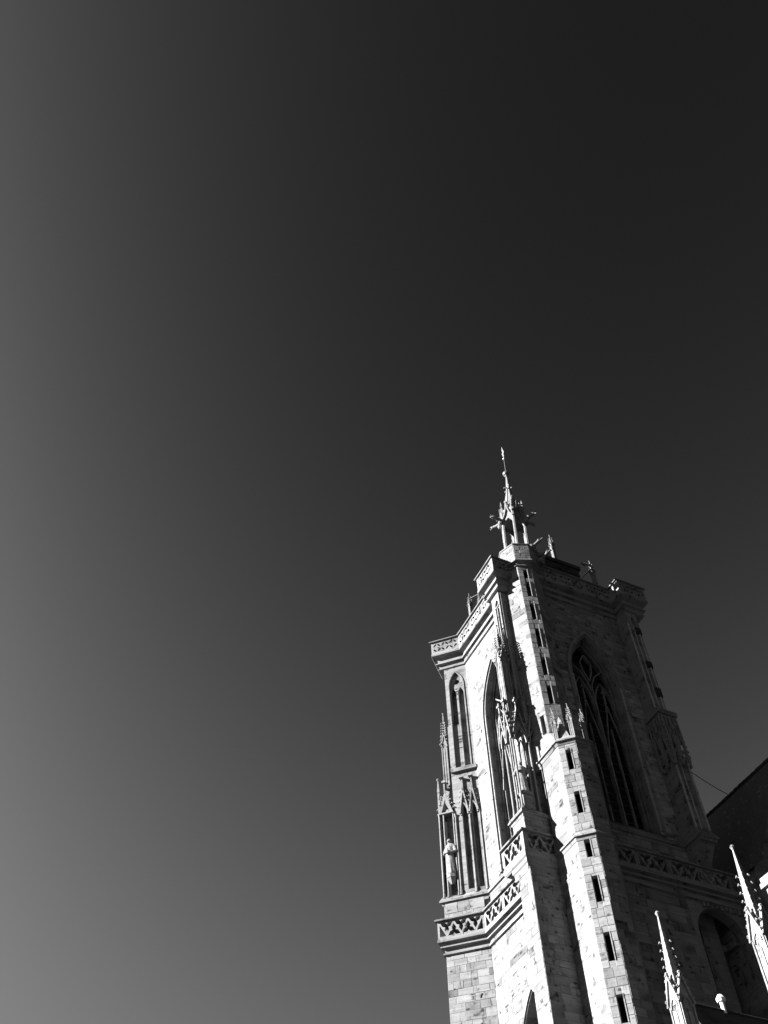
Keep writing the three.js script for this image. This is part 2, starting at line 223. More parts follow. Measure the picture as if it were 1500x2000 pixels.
function mouchetteHoles(s0, s1, h0, h1) { const H = [], n = Math.max(1, Math.round((s1 - s0) / 0.33)), d = (s1 - s0) / n, hh = (h1 - h0) / 2;
  for (let i = 0; i < n; i++) for (let j = 0; j < 2; j++) { const x = s0 + (i + 0.5) * d, y = h0 + (j + 0.5) * hh, ang = (i + j) % 2 ? 0.85 : -0.85, P = []; // fish-bladder openings turned alternately
    for (let m = 0; m < 10; m++) { const a = m / 10 * 6.28319, ex = Math.cos(a) * Math.hypot(d, hh) * 0.34, ey = Math.sin(a) * d * 0.25 * (1 + 0.45 * Math.cos(a)); P.push([x + Math.cos(ang) * ex - Math.sin(ang) * ey, y + Math.sin(ang) * ex + Math.cos(ang) * ey]); } H.push(P); }
  return H; }
function parapet(name, path, o, h0, h1, panelLen, holes, tone, skip = []) {
  const out = offsetPath(path, o), th = 0.3;
  const r = part(tower, name, [sweep(out, [[-th - 0.08, h1 - 0.15], [0.13, h1 - 0.14], [0.15, h1 - 0.07], [0.06, h1], [-th - 0.08, h1 + 0.02]], tone), sweep(out, [[-th - 0.02, h0], [0.02, h0], [0.02, h0 + 0.14], [-th - 0.02, h0 + 0.14]], tone)]);
  for (let i = 0; i < out.length - 1; i++) { if (skip.includes(i)) continue; const [a, b] = [out[i], out[i + 1]], len = Math.hypot(b[0] - a[0], b[1] - a[1]), nu = (b[1] - a[1]) / len, nv = -(b[0] - a[0]) / len, F = frame(a[0], a[1], nu, nv);
    const n = Math.max(1, Math.round(len / panelLen)), d = len / n;
    for (let k = 0; k < n; k++) { const s0 = k * d + (k ? 0.012 : 0), s1 = (k + 1) * d - (k < n - 1 ? 0.012 : 0), e = 0.13;
      part(r, 'panel', on(F, ext(rect(s0, s1, h0 + 0.14, h1 - 0.16), len < 1.45 ? [] : holes(s0 + e, s1 - e, h0 + 0.26, h1 - 0.24), -th, -0.012 - 0.006 * (k % 2), tone * rr(0.92, 1.06)))); }
  } return r; }
parapet('parapet', cornicePath, 0.5, 52.78, HT, 2.05, mouchetteHoles, STONE_TONE, [0]);
parapet('parapet', cornicePathR, 0.5, 52.78, HT, 2.2, mouchetteHoles, STONE_TONE);
parapet('balustrade', galleryPath, 0.34, 29.52, 30.86, 2.1, zigzagHoles, STONE_TONE, [0]);
parapet('balustrade', galleryPathR, 0.36, 29.52, 30.8, 2.1, zigzagHoles, STONE_TONE);
parapet('balcony', balconyPath, 0.18, 29.52, 30.93, 2.6, zigzagHoles, STONE_TONE, [0]);
part(tower, 'balcony_ledge', sweep([[26.6, 37.7], [24.64, 37.7], [24.64, 36.42], [26.55, 36.42]], balconyProf.map(([o, h]) => [o, Math.min(h, 29.3)]).slice(0, 8).concat([[-0.08, 29.3]]), STONE_TONE)); part(tower, 'balcony_ledge', sweep(balconyPath, [[-0.08, 29.2], [0.12, 29.2], [0.2, 29.3], [0.22, 29.52], [0.16, 29.58], [-0.08, 29.58]], STONE_TONE));
part(tower, 'balcony_floor', plan(rect(24.68, 27, 36.46, 38.3), 29.3, 29.55, STONE_TONE)); part(tower, 'corbel', plan(rect(24.7, 27, 36.4, 37.66), 28.6, 28.95, STONE_TONE)); part(tower, 'corbel', plan(rect(24.69, 27, 36.42, 37.95), 28.95, 29.25, STONE_TONE));
// small iron ties on the parapets
for (const [F, s, h] of [[frame(26.42, 44.5, -1, 0), 1.9, 53.1], [frame(26.42, 44.5, -1, 0), 4.0, 53.1], [frame(28, 35.28, 0, -1), 3.1, 53.05], [frame(28, 35.28, 0, -1), 5.6, 53.05], [FL, sL(43.3), 43.8], [FDl, -1.1, 24.6], [FDl, -1.8, 21.5], [FDl, -0.9, 26.2]]) part(tower, 'iron_tie', on(F, bar2([[s, h - 0.15], [s + 0.04, h], [s + 0.12, h + 0.08]], 0.03, 0.0, 0.06, 0.05)), IRON);

// --- left corner: diagonal buttress with blind lancets, tabernacle and pinnacle
const bd = part(tower, 'diagonal_buttress', [plan([[WLl + 0.2, 44.3], [24.76, 46.44], [26.2, 47.88], [28, 46.1]], 0, 29.5, STONE_TONE), plan([[WLl + 0.2, 44.5], [24.9, 46.6], [26.3, 48], [28, 46.3]], 29.5, 32.0, STONE_TONE)], STONE, { label: 'diagonal corner buttress with blind lancet panels' });
// lower stage 32.4-41.6: panelled face, upper stage 41.6-51.4
const tD = STONE_TONE;
{ const s0 = sD(25.7), c1 = sD(26.22), c2 = sD(26.69);
  part(bd, 'lancet_panel', on(FD, ext(rect(s0, 0.1, 32.4, 41.6), [lancet(0.2, 32.75, 38.0, 38.8, c1, 6), lancet(0.2, 32.75, 38.0, 38.8, c2, 6)], -0.45, 0, tD)));
  part(bd, 'core', plan([[27.3, 44.9], [26.05, 46.15], [27.2, 47.3], [28.5, 46]], 32, 51.4, STONE_TONE));
  for (const c of [c1, c2]) { part(bd, 'hood_gable', [on(FD, bar2([[c - 0.3, 38.1], [c, 40.05]], 0.09, 0.0, 0.2, tD)), on(FD, bar2([[c + 0.3, 38.1], [c, 40.05]], 0.09, 0.0, 0.2, tD)), on(FD, bar2(arch(0.24, 38.0, 38.9, 6, c), 0.08, 0, 0.14, tD))]);
    part(bd, 'finial', [on(FD, box(c - 0.05, c + 0.05, 40.0, 40.95, 0.05, 0.15, tD)), on(FD, box(c - 0.15, c + 0.15, 40.82, 40.95, 0.0, 0.34, tD))]);
    const cr = crocketGeo(0.14, tD); part(bd, 'crockets', [0.2, 0.4, 0.6, 0.8].flatMap(t => [-1, 1].map(k => { const [u, v] = FD.at(c + k * (0.3 * (1 - t) + 0.04), 0.1); return turned(cr, u, v, 38.1 + 1.95 * t + 0.06, k * FD.eu, k * FD.ev, 0.5); }))); }
  for (const s of [s0 + 0.08, sD(26.455), sD(26.97) - 0.03]) { const [u, v] = FD.at(s, 0.05); part(bd, 'shaft', [cone(u, v, 8, 0.055, 32.5, 0.055, 38.1, 0, tD, true), cone(u, v, 8, 0.1, 32.45, 0.07, 32.8, 0, tD), cone(u, v, 8, 0.06, 38.0, 0.11, 38.2, 0, tD)]); }
  const u0 = sD(25.75), m = sD(26.36);
  part(bd, 'lancet_panel', on(FD, ext(rect(u0, 0.1, 41.6, 51.4), [[...lancet(0.56, 41.95, 49.45, 50.85, m, 8)]], -0.2, 0, tD)));
  part(bd, 'lancet_panel', on(FD, ext(rect(u0 + 0.02, 0.08, 41.65, 51.3), [lancet(0.215, 41.98, 48.7, 49.35, m - 0.29, 6), lancet(0.215, 41.98, 48.7, 49.35, m + 0.29, 6), circ(m, 49.95, 0.26, 10)], -0.55, -0.14, tD)));
  part(bd, 'panel_moulding', on(FD, ext(lancet(0.64, 41.9, 49.45, 50.98, m, 8), [lancet(0.56, 41.901, 49.45, 50.83, m, 8)], -0.02, 0.06, tD)));
  part(bd, 'sill', on(FD, box(u0 - 0.04, 0.06, 41.5, 41.78, -0.05, 0.2, tD)));
  // dark back of the lancets
  part(bd, 'panel_back', on(FD, box(s0 + 0.1, 0.05, 32.4, 51.2, -0.62, -0.57, STONE_TONE)));
  // tabernacle at the outer end
  const ub = [24.98, 46.52], tb = part(bd, 'tabernacle', [plan([[24.8, 46.6], [25.72, 45.72], [26.4, 46.4], [25.5, 47.3]], 32.3, 32.5, tD), plan([[25.5, 46.6], [26.0, 46.1], [26.5, 46.6], [26.0, 47.1]], 32.4, 41, STONE_TONE)]);
  for (const [u, v] of [[24.95, 46.55], [25.64, 45.86], [25.6, 47.2], [25.16, 46.34]]) part(bd, 'shaft', [cone(u, v, 8, 0.06, 32.5, 0.06, 38.4, 0, tD, true), cone(u, v, 8, 0.11, 32.45, 0.07, 32.8, 0, tD), cone(u, v, 8, 0.06, 38.3, 0.12, 38.5, 0, tD)]);
  const ct = sD(25.3); part(bd, 'canopy_gable', [on(FD, ext([[ct - 0.52, 38.4], [ct + 0.52, 38.4], [ct, 40.1]], [[[ct - 0.3, 38.5], [ct + 0.3, 38.5], [ct, 39.5]]], 0.0, 0.12, tD)), on(frame(...FD.at(ct, -0.4), -1, 1), ext([[-0.5, 38.4], [0.5, 38.4], [0, 40.1]], [[[-0.3, 38.5], [0.3, 38.5], [0, 39.5]]], 0.4, 0.5, tD))]);
  part(bd, 'canopy', plan([[24.95, 46.55], [25.65, 45.85], [26.3, 46.5], [25.6, 47.2]], 38.5, 38.75, tD));
  const cr = crocketGeo(0.15, tD); part(bd, 'crockets', [0.15, 0.35, 0.55, 0.75].flatMap(t => [-1, 1].map(k => { const [u, v] = FD.at(ct + k * (0.52 * (1 - t) + 0.03), 0.06); return turned(cr, u, v, 38.45 + 1.65 * t + 0.06, k * FD.eu, k * FD.ev, 0.5); })));
  part(bd, 'finial', [on(FD, box(ct - 0.05, ct + 0.05, 40.05, 41.1, 0, 0.1, tD)), on(FD, box(ct - 0.14, ct + 0.14, 40.85, 41, -0.05, 0.18, tD))]);
  const [pu, pv] = [24.98, 46.5]; part(bd, 'corner_finial', [cone(pu, pv, 4, 0.13, 38.6, 0.1, 40.2, 0, tD), cone(pu, pv, 4, 0.13, 40.2, 0.02, 41.3, 0, tD), ball(pu, pv, 41.28, 0.11, tD, 0)]);
  part(bd, 'pedestal', [cone(25.4, 46.2, 8, 0.12, 33.3, 0.34, 33.7, 0, tD), cone(25.4, 46.2, 8, 0.36, 33.7, 0.36, 33.92, 0, tD), plan([[25.35, 46.2], [25.5, 46.05], [25.9, 46.45], [25.75, 46.6]], 33.3, 33.7, tD)]);
  part(bd, 'niche_sun_block', plan([[24.93, 46.68], [25.02, 46.59], [25.65, 47.22], [25.56, 47.31]], 32.5, 38.45, STONE_TONE));  // added slab: shuts out sun from the left so the niche goes dark
}
function pinnacle(parent, name, u, v, h0, hs, hg, ht, a, rot, tone, { crock = 0.14, n = 6, gables = true } = {}) { // square shaft, four gables, crocketed spirelet and finial
  const ca = Math.cos(rot), sa = Math.sin(rot), fr = k => { const t = rot + k * Math.PI / 2; return frame(u + Math.cos(t) * a, v + Math.sin(t) * a, Math.cos(t), Math.sin(t)); };
  const p = part(parent, name, cone(u, v, 4, a * 1.4142, h0, a * 1.4142, hs, Math.PI / 4 - 0 + rot, tone));
  for (let k = 0; k < 4; k++) part(p, 'shaft_moulding', [on(fr(k), box(-a, -a * 0.78, h0, hs, 0, a * 0.16, tone)), on(fr(k), box(a * 0.78, a, h0, hs, 0, a * 0.16, tone)), on(fr(k), box(-a * 0.12, a * 0.12, h0, hs - a, 0, a * 0.12, tone))]);
  if (gables) for (let k = 0; k < 4; k++) part(p, 'gable', [on(fr(k), bar2([[-a * 1.15, hs], [0, hg]], a * 0.24, -a * 0.1, a * 0.3, tone)), on(fr(k), bar2([[a * 1.15, hs], [0, hg]], a * 0.24, -a * 0.1, a * 0.3, tone)), on(fr(k), ext([[-a, hs], [a, hs], [0, hg]], [], -a * 0.1, a * 0.06, tone)), on(fr(k), bar2(arch(a * 0.6, hs - a * 0.4, hs + a * 0.7, 6), a * 0.16, 0, a * 0.2, tone))]);
  const hb = gables ? hs + (hg - hs) * 0.35 : hs, r0 = a * 0.95;
  part(p, 'spirelet', cone(u, v, 4, r0, hb, a * 0.13, ht - a * 0.5, Math.PI / 4 + rot, tone));
  const cr = crocketGeo(crock, tone), L = ht - a * 0.5 - hb; const C = [];
  for (let i = 1; i <= n; i++) for (let k = 0; k < 4; k++) { const t = 0.14 + 0.5 * i / n, r = (r0 * (1 - t) + a * 0.13 * t), q = rot + Math.PI / 4 + k * Math.PI / 2; C.push(turned(cr, u + Math.cos(q) * r, v + Math.sin(q) * r, hb + L * t, Math.cos(q), Math.sin(q), 0.35)); }
  if (gables) for (let k = 0; k < 4; k++) { const F = fr(k); for (let i = 0; i < 3; i++) for (const q of [-1, 1]) { const t = 0.12 + i * 0.32, [cu, cv] = F.at(q * a * 1.15 * (1 - t), a * 0.15); C.push(turned(cr, cu, cv, hs + (hg - hs) * t + crock * 0.4, q * F.eu, q * F.ev, 0.6)); } const [gu, gv] = F.at(0, a * 0.1); C.push(ball(gu, gv, hg + crock * 0.5, crock * 0.7, tone, 0)); }
  for (const g of C) part(p, 'crocket', g);
  part(p, 'finial', [cone(u, v, 8, a * 0.16, ht - a * 0.6, a * 0.34, ht - a * 0.25, 0, tone), cone(u, v, 8, a * 0.34, ht - a * 0.25, a * 0.2, ht, 0, tone)]);
  return p; }
pinnacle(bd, 'pinnacle', 25.72, 46.42, 40.6, 44.2, 45.3, 47.5, 0.2, Math.PI / 4, 0.42, { crock: 0.15, n: 6 });
part(bd, 'web', plan([[25.75, 45.9], [26.4, 45.3], [27, 46], [26.3, 46.7]], 41, 45.8, STONE_TONE));

// --- front buttress with tabernacle, plinth and pinnacle, beside the turret
const fb = part(tower, 'buttress', [plan(rect(24.64, 27.2, 36.3, 37.5), 0, 28.7, STONE_TONE), plan(rect(24.86, 27.2, 36.5, 37.72), 29.5, 32.05, STONE_TONE), plan(rect(25.85, 27.2, 36.75, 37.75), 32.05, 51.4, STONE_TONE)], STONE, { label: 'slender front buttress rising beside the stair turret' });
{ const F = frame(24.86, 37.72, -1, 0), FRs = frame(24.86, 36.5, 0, -1), t = STONE_TONE; // s: 0 at far edge, 1.22 at near edge
  for (const [u, v] of [[25.0, 36.64], [25.0, 37.1], [25.0, 37.58], [26.1, 36.62], [26.75, 36.62]]) part(fb, 'shaft', [cone(u, v, 8, 0.07, 32.4, 0.07, 38.5, 0, t, true), cone(u, v, 8, 0.13, 32.4, 0.08, 32.9, 0, t), cone(u, v, 8, 0.07, 38.4, 0.14, 38.65, 0, t)]);
  part(fb, 'canopy', plan(rect(24.9, 26.9, 36.52, 37.68), 38.6, 38.95, t));
  for (const [f, c, hw] of [[F, 0.33, 0.3], [F, 0.93, 0.3], [FRs, 0.62, 0.5], [FRs, 1.6, 0.42]]) { part(fb, 'canopy_gable', [on(f, bar2([[c - hw, 37.8], [c, 39.9]], 0.09, -0.06, 0.12, t)), on(f, bar2([[c + hw, 37.8], [c, 39.9]], 0.09, -0.06, 0.12, t)), on(f, bar2(arch(hw * 0.85, 37.4, 38.5, 6, c), 0.09, -0.06, 0.08, t)), on(f, bar2(circ(c, 38.95, hw * 0.3, 10), 0.05, -0.04, 0.06, t)), on(f, box(c - 0.05, c + 0.05, 39.8, 40.8, -0.02, 0.08, t)), on(f, box(c - 0.14, c + 0.14, 40.45, 40.6, -0.08, 0.14, t))]);
    const cr = crocketGeo(0.15, t); part(fb, 'crockets', [0.15, 0.35, 0.55, 0.75].flatMap(q => [-1, 1].map(k => { const [u, v] = f.at(c + k * hw * (1 - q), 0.05); return turned(cr, u, v, 37.85 + 2.05 * q + 0.08, k * f.eu, k * f.ev, 0.5); }))); }
  part(fb, 'pedestal', [plan(rect(25.15, 25.75, 36.62, 37.2), 32.4, 33.6, 0.4), plan(rect(25.1, 25.8, 36.55, 37.25), 33.6, 33.8, 0.42)]);
  // pinnacle stage in front of the pier
  pinnacle(fb, 'pinnacle', 25.28, 36.95, 38.9, 44.0, 45.4, 47.8, 0.27, 0, t, { crock: 0.18, n: 7 });
  pinnacle(fb, 'pinnacle', 26.15, 36.6, 38.9, 40.4, 41.0, 42.3, 0.13, 0, t, { crock: 0.12, n: 4 });
  // blind niche on the upper pier
  const P = frame(25.85, 37.75, -1, 0), PR = frame(25.85, 36.75, 0, -1);
  part(fb, 'blind_niche', on(P, ext(rect(0, 1.0, 45, 51.3), [lancet(0.24, 45.3, 50.2, 50.75, 0.62, 6)], 0, 0.14, t))); part(fb, 'blind_niche', on(PR, ext(rect(0, 0.6, 41, 51.3), [lancet(0.17, 41.5, 50.0, 50.5, 0.32, 6)], 0, 0.06, t)));
  part(fb, 'capital', [on(P, box(0.36, 0.88, 49.95, 50.06, 0.1, 0.2, t)), on(P, box(0.58, 0.66, 45.3, 49.95, 0.0, 0.16, t))]);
}

// --- right buttress on the shaded face
const rb = part(tower, 'buttress', [plan(rect(35.3, 36.3, 34.75, 35.9), 32, 51.4, STONE_TONE), plan(rect(35.2, 36.3, 34.45, 35.9), 32, 37.6, STONE_TONE), plan(rect(35.25, 36.3, 35.35, 35.9), 29.5, 31.9, STONE_TONE), (() => { const P = [], A = [35.2, 32.02, -34.45], B = [36.3, 32.02, -34.45], C = [36.3, 32.02, -35.7], D = [35.2, 32.02, -35.7], E = [35.25, 30.9, -35.32], G = [36.28, 30.9, -35.32], H = [36.28, 30.9, -35.7], I = [35.25, 30.9, -35.7]; q4(P, E, G, B, A); q4(P, I, E, A, D); q4(P, G, H, C, B); q4(P, I, H, G, E); return raw(P, STONE_TONE); })()], STONE, { label: 'shaded right buttress with canopied tabernacle' });
{ const t = STONE_TONE, F = frame(35.3, 34.75, 0, -1), FS = frame(35.3, 35.8, -1, 0);
  for (const [u, v, h0, h1, k] of [[35.32, 34.72, 41.6, 50.2, 1], [35.72, 34.72, 41.6, 50.2, 0.7], [36.1, 34.72, 41.6, 50.2, 1], [35.24, 34.42, 32.3, 37.6, 1], [35.62, 34.42, 32.3, 37.6, 0.7], [36.2, 34.42, 32.3, 37.6, 1]]) part(rb, 'shaft', [cone(u, v, 8, 0.07 * k, h0, 0.07 * k, h1, 0, 0.8, true), cone(u, v, 8, 0.13, h0 - 0.1, 0.08, h0 + 0.4, 0, t), cone(u, v, 8, 0.07, h1 - 0.1, 0.13, h1 + 0.1, 0, t)]);
  for (const h of [43.2, 45.9, 49.2]) part(rb, 'weathered_block', on(F, box(0.55, 0.98, h, h + rr(0.5, 0.9), 0, 0.12, 0.1)));
  const hood = part(rb, 'canopy', [plan(rect(34.95, 36.5, 34.2, 35.6), 41.2, 41.55, t), plan(rect(35.08, 36.4, 34.32, 35.6), 40.95, 41.2, t), plan(rect(35.12, 36.36, 34.36, 35.8), 37.7, 38.0, t)]);
  for (const [f, c, hw] of [[frame(35.1, 34.34, 0, -1), 0.35, 0.3], [frame(35.1, 34.34, 0, -1), 0.95, 0.3], [frame(35.1, 35.6, -1, 0), 0.35, 0.3], [frame(35.1, 35.6, -1, 0), 0.95, 0.3]]) part(hood, 'canopy_gable', [on(f, bar2([[c - hw, 37.6], [c, 40.3]], 0.08, 0, 0.14, t)), on(f, bar2([[c + hw, 37.6], [c, 40.3]], 0.08, 0, 0.14, t)), on(f, bar2(arch(hw * 0.85, 37.2, 38.4, 6, c), 0.08, 0, 0.1, t)), on(f, bar2(circ(c, 39, hw * 0.35, 10), 0.05, 0, 0.08, t)), on(f, box(c - 0.05, c + 0.05, 40.2, 41, 0, 0.12, t)), on(f, box(c - hw, c - hw + 0.1, 37.3, 41, 0, 0.12, t)), on(f, box(c + hw - 0.1, c + hw, 37.3, 41, 0, 0.12, t))]);
  const cr = crocketGeo(0.17, t); part(hood, 'crockets', [38, 38.4, 38.8, 39.2, 39.6, 40, 40.4].flatMap((h, i) => [turned(cr, 36.42 - i * 0.02, 34.36, h, 1, 0, 0.5), turned(cr, 35.1, 34.34, h, -0.7, -0.7, 0.5), turned(cr, 35.1, 35.4, h, -1, 0, 0.5)]));
  part(hood, 'pendant', [ball(35.05, 35.35, 37.2, 0.16, t, 0), ball(36.3, 34.35, 37.25, 0.14, t, 0), ball(35.15, 34.35, 37.25, 0.14, t, 0)]);
  const c2 = part(rb, 'blind_niche', on(F, ext(rect(0.1, 0.95, 49.4, 51.3), [lancet(0.2, 49.5, 50.3, 50.9, 0.5, 5)], 0, 0.1, t)));
}

// --- stair turret
const LT = [[26.48, 36.32], [26.48, 34.332], [27.212, 33.6], [28.248, 33.6], [28.98, 34.332], [28.98, 35.9]];
const TC = [27.84, 36.39], TR = 1.357, oct = (r, a0 = Math.PI, n = 8) => Array.from({ length: n }, (_, k) => [TC[0] + r * Math.cos(a0 + k * 2 * Math.PI / n), TC[1] + r * Math.sin(a0 + k * 2 * Math.PI / n)]);
const UT = oct(TR); // vertices walked left to right seen from outside
const slitsLow = [[28.42, 29.42], [25.96, 27.37], [23.03, 24.43], [20.27, 21.51], [17.4, 18.7], [14.5, 15.8]], slitsMid = [[33.9, 35.3], [31.05, 32.45]], slitsUp = [[52.0, 53.0], [50.0, 51.6], [47.64, 49.28], [44.95, 46.73], [42.4, 44.0], [40.0, 41.5]];
function faceWall(a, b, h0, h1, slits, hw, tone, th = 0.34, sc) { const l = Math.hypot(b[0] - a[0], b[1] - a[1]), F = frame(a[0], a[1], (b[1] - a[1]) / l, -(b[0] - a[0]) / l); const c = sc ?? l / 2;
  return { F, l, g: on(F, ext(rect(0, l, h0, h1), slits.map(([p, q]) => rect(c - hw, c + hw, p, q)), -th, 0, tone)) }; }
const turretFaces = [], tl = []; let FDlow, FDmid, FUg, FUw, FTl, FTm;
for (let i = 0; i < 5; i++) { const lo = faceWall(LT[i], LT[i + 1], 0, 29.45, i === 1 ? slitsLow : [], 0.15, STONE_TONE), mi = faceWall(LT[i], LT[i + 1], 29.45, 35.8, i === 1 ? slitsMid : [], 0.15, STONE_TONE); turretFaces.push(lo.g, mi.g); if (i === 1) { FDlow = lo; } if (i === 0) FTl = lo; }
const UX = [UT[0][0] - 0.7 * 0.3827, UT[0][1] + 0.7 * 0.9239], slitWhite = [[37.7, 39.15]]; // the sunlit face runs on into the buttress
for (let i = 0; i < 8; i++) { const f = faceWall(i === 0 ? UX : UT[i], UT[(i + 1) % 8], 35.5, 53.5, i === 1 ? slitsUp : i === 0 ? slitWhite : [], 0.15, STONE_TONE, 0.3, i === 1 ? 0.53 : i === 0 ? 1.435 : undefined); turretFaces.push(f.g); if (i === 1) FUg = f; if (i === 0) FUw = f; if (i === 2) tl[2] = f; if (i === 7) tl[7] = f; }
const turret = part(tower, 'stair_turret', turretFaces, STONE, { label: 'octagonal stair turret with a column of narrow slit windows' });
part(turret, 'newel_core', [plan(oct(0.3), 10, 53, 0.05), plan(oct(1.05), 36.6, 36.8, 0.1)]);
for (const [f, list, c] of [[FDlow, slitsLow, FDlow.l / 2], [FDlow, slitsMid, FDlow.l / 2], [FUg, slitsUp, 0.53]]) for (const [p, q] of list) part(turret, 'sun_catch_strip', on(f.F, box(c + 0.15, c + 0.2, p, q, -0.05, 0.045, 0.5)));  // raised strip added on one edge only, to catch sun as a bright line
const ledge = (h, o) => [[-0.05, h - 0.28], [0.03, h - 0.28], [o * 0.5, h - 0.12], [o, h - 0.08], [o, h], [0.0, h + 0.22], [-0.05, h + 0.22]];
const lowLedgePath = LT.slice(0, 5).concat([[28.98, 35.75]]); lowLedgePath[0] = [26.48, 36.45];
part(turret, 'ledge', sweep(lowLedgePath, ledge(29.72, 0.17), STONE_TONE)); part(turret, 'ledge', sweep(lowLedgePath, ledge(35.95, 0.2), STONE_TONE));
// weathered cap between the two stages with pinnacles and a stone gablet
part(turret, 'cap_roof', (() => { const P = [], top = [[26.62, 36.9], UT[0], UT[1], UT[2], [28.6, 35.1], [29, 35.9]]; for (let i = 0; i < 5; i++) { const a = [LT[i][0], 36.1, -LT[i][1]], b = [LT[i + 1][0], 36.1, -LT[i + 1][1]], c = [top[i + 1][0], 37.6, -top[i + 1][1]], d = [top[i][0], 37.6, -top[i][1]]; q4(P, a, b, c, d); } return raw(P, 0.4); })());
for (const [u, v, h] of [[26.62, 34.48, 38.7], [27.3, 33.76, 38.75], [28.2, 33.74, 38.6]]) pinnacle(turret, 'pinnacle', u, v, 36.0, 37.35, 37.75, h, 0.12, Math.PI / 4, 0.47, { crock: 0.09, n: 4 });
part(turret, 'gablet', (() => { const P = [], A = [26.75, 36.25, -34.25], B = [27.15, 36.25, -33.9], C = [27.45, 36.6, -34.7], D = [26.7, 36.6, -35.0], T = [27.2, 38.4, -34.65]; P.push(...A, ...B, ...T, ...B, ...C, ...T, ...C, ...D, ...T, ...D, ...A, ...T); return raw(P, 0.47); })());
part(turret, 'tie_bar', rod([27.35, 33.76, 37.3], [28.15, 33.74, 37.55], 0.025, 0.5));
// crown of the turret
part(turret, 'crown_cornice', sweep(UT, [[-0.1, 53.3], [0.02, 53.3], [0.12, 53.34], [0.12, 53.42], [0.03, 53.45], [0.06, 53.66], [0.28, 53.74], [0.3, 53.8], [0.26, 53.92], [-0.1, 53.95]], STONE_TONE, true));
{ const o = oct(TR + 0.2); for (let i = 0; i < 8; i++) { const f = faceWall(o[i], o[(i + 1) % 8], 53.9, 55.7, [], 0.1, STONE_TONE, 0.22); part(turret, 'crown_panel', f.g); } part(turret, 'crown_coping', sweep(o, [[-0.26, 55.7], [0.05, 55.68], [0.07, 55.78], [-0.26, 55.86]], STONE_TONE, true)); part(turret, 'crown_floor', plan(oct(TR + 0.05), 54.9, 55.1, STONE_TONE)); }

// lantern and spire on the turret; the whole carpentry leans a little
const leanH = 55.1, leanM = new THREE.Matrix4().makeShear(0, 0, 0.026, 0, 0.02, 0); // x and z follow height
const leanOf = g => { const p = g.attributes.position; for (let i = 0; i < p.count; i++) { const d = p.getY(i) - leanH; p.setX(i, p.getX(i) + 0.026 * d); p.setZ(i, p.getZ(i) + 0.02 * d); } return g; };
const lp = (pr, n, g, m, e) => part(pr, n, (Array.isArray(g) ? g : [g]).map(leanOf), m, e);
const LR = 0.98, LA = 61.75, lv = oct(LR, Math.PI, 6);
const lantern = lp(tower, 'lantern', [plan(oct(LR + 0.12, Math.PI, 6), 55.1, 55.5, STONE_TONE), plan(oct(LR + 0.06, Math.PI, 6), 61.0, 61.3, STONE_TONE)], STONE, { label: 'open stone lantern with arches and gargoyles on the turret' });
for (let k = 0; k < 6; k++) { const [u, v] = lv[k], [u2, v2] = lv[(k + 1) % 6], l = Math.hypot(u2 - u, v2 - v), F = frame(u, v, (v2 - v) / l, -(u2 - u) / l), du = (u - TC[0]) / LR, dv = (v - TC[1]) / LR;
  lp(lantern, 'post', [cone(u, v, 6, 0.125, 55.5, 0.115, 61.1, 0, STONE_TONE), cone(u, v, 6, 0.17, 55.5, 0.14, 55.9, 0, STONE_TONE)]);
  lp(lantern, 'arch', [on(F, ext([[0.06, 59.0], ...arch(l / 2 - 0.06, 59.0, 60.1, 6, l / 2), [l - 0.06, 59.0], [l - 0.06, 60.9], [0.06, 60.9]].slice(0).map(p => p), [], -0.12, 0.02, STONE_TONE))]);
  lp(lantern, 'ogee_gable', [on(F, bar2([[0, 60.0], [l * 0.25, 60.5], [l * 0.42, 61.2], [l / 2, 62.1]], 0.09, 0, 0.16, STONE_TONE)), on(F, bar2([[l, 60.0], [l * 0.75, 60.5], [l * 0.58, 61.2], [l / 2, 62.1]], 0.09, 0, 0.16, STONE_TONE)), on(F, box(l / 2 - 0.09, l / 2 + 0.09, 62.0, 62.2, -0.02, 0.18, STONE_TONE))]);
  // gargoyle: long-necked beast stretching outwards with open jaws
  const G = (d, h) => [u + du * d, v + dv * d, h], gt = STONE_TONE;
  const hh = k % 2 ? 60.9 : 59.9; lp(lantern, 'gargoyle', [rod(G(0, hh), G(0.5, hh + 0.12), 0.19, gt, 7), rod(G(0.45, hh + 0.1), G(0.9, hh + 0.22), 0.14, gt, 7), rod(G(0.88, hh + 0.27), G(1.12, hh + 0.35), 0.07, gt, 5), rod(G(0.88, hh + 0.18), G(1.15, hh + 0.06), 0.06, gt, 5), ball(...G(0.88, hh + 0.22), 0.18, gt, 0), ball(...G(0.25, hh - 0.16), 0.2, gt, 0, 1, 1.4, 1)]);
  lp(lantern, 'corner_pinnacle', [cone(u, v, 4, 0.13, 61.1, 0.1, 61.9, 0, STONE_TONE), cone(u, v, 4, 0.13, 61.9, 0.01, 62.6, 0, STONE_TONE)]); }
lp(lantern, 'drum', [plan(oct(0.84, Math.PI, 6), 60.2, 62.0, STONE_TONE)]);
lp(lantern, 'bell', [cone(TC[0], TC[1], 10, 0.3, 56.7, 0.16, 57.2, 0, 0.1, true), cone(TC[0], TC[1], 8, 0.03, 57.2, 0.03, 60.9, 0, 0.1)], IRON);
const spire = lp(tower, 'spire', [cone(TC[0], TC[1], 8, 0.66, 61.3, 0.6, 61.9, Math.PI / 8, STONE_TONE), cone(TC[0], TC[1], 8, 0.6, 61.9, 0.2, 64.8, Math.PI / 8, STONE_TONE), cone(TC[0], TC[1], 8, 0.2, 64.8, 0.07, 67.0, Math.PI / 8, STONE_TONE)], STONE, { label: 'slim octagonal stone spirelet topped by ball and weathervane' });
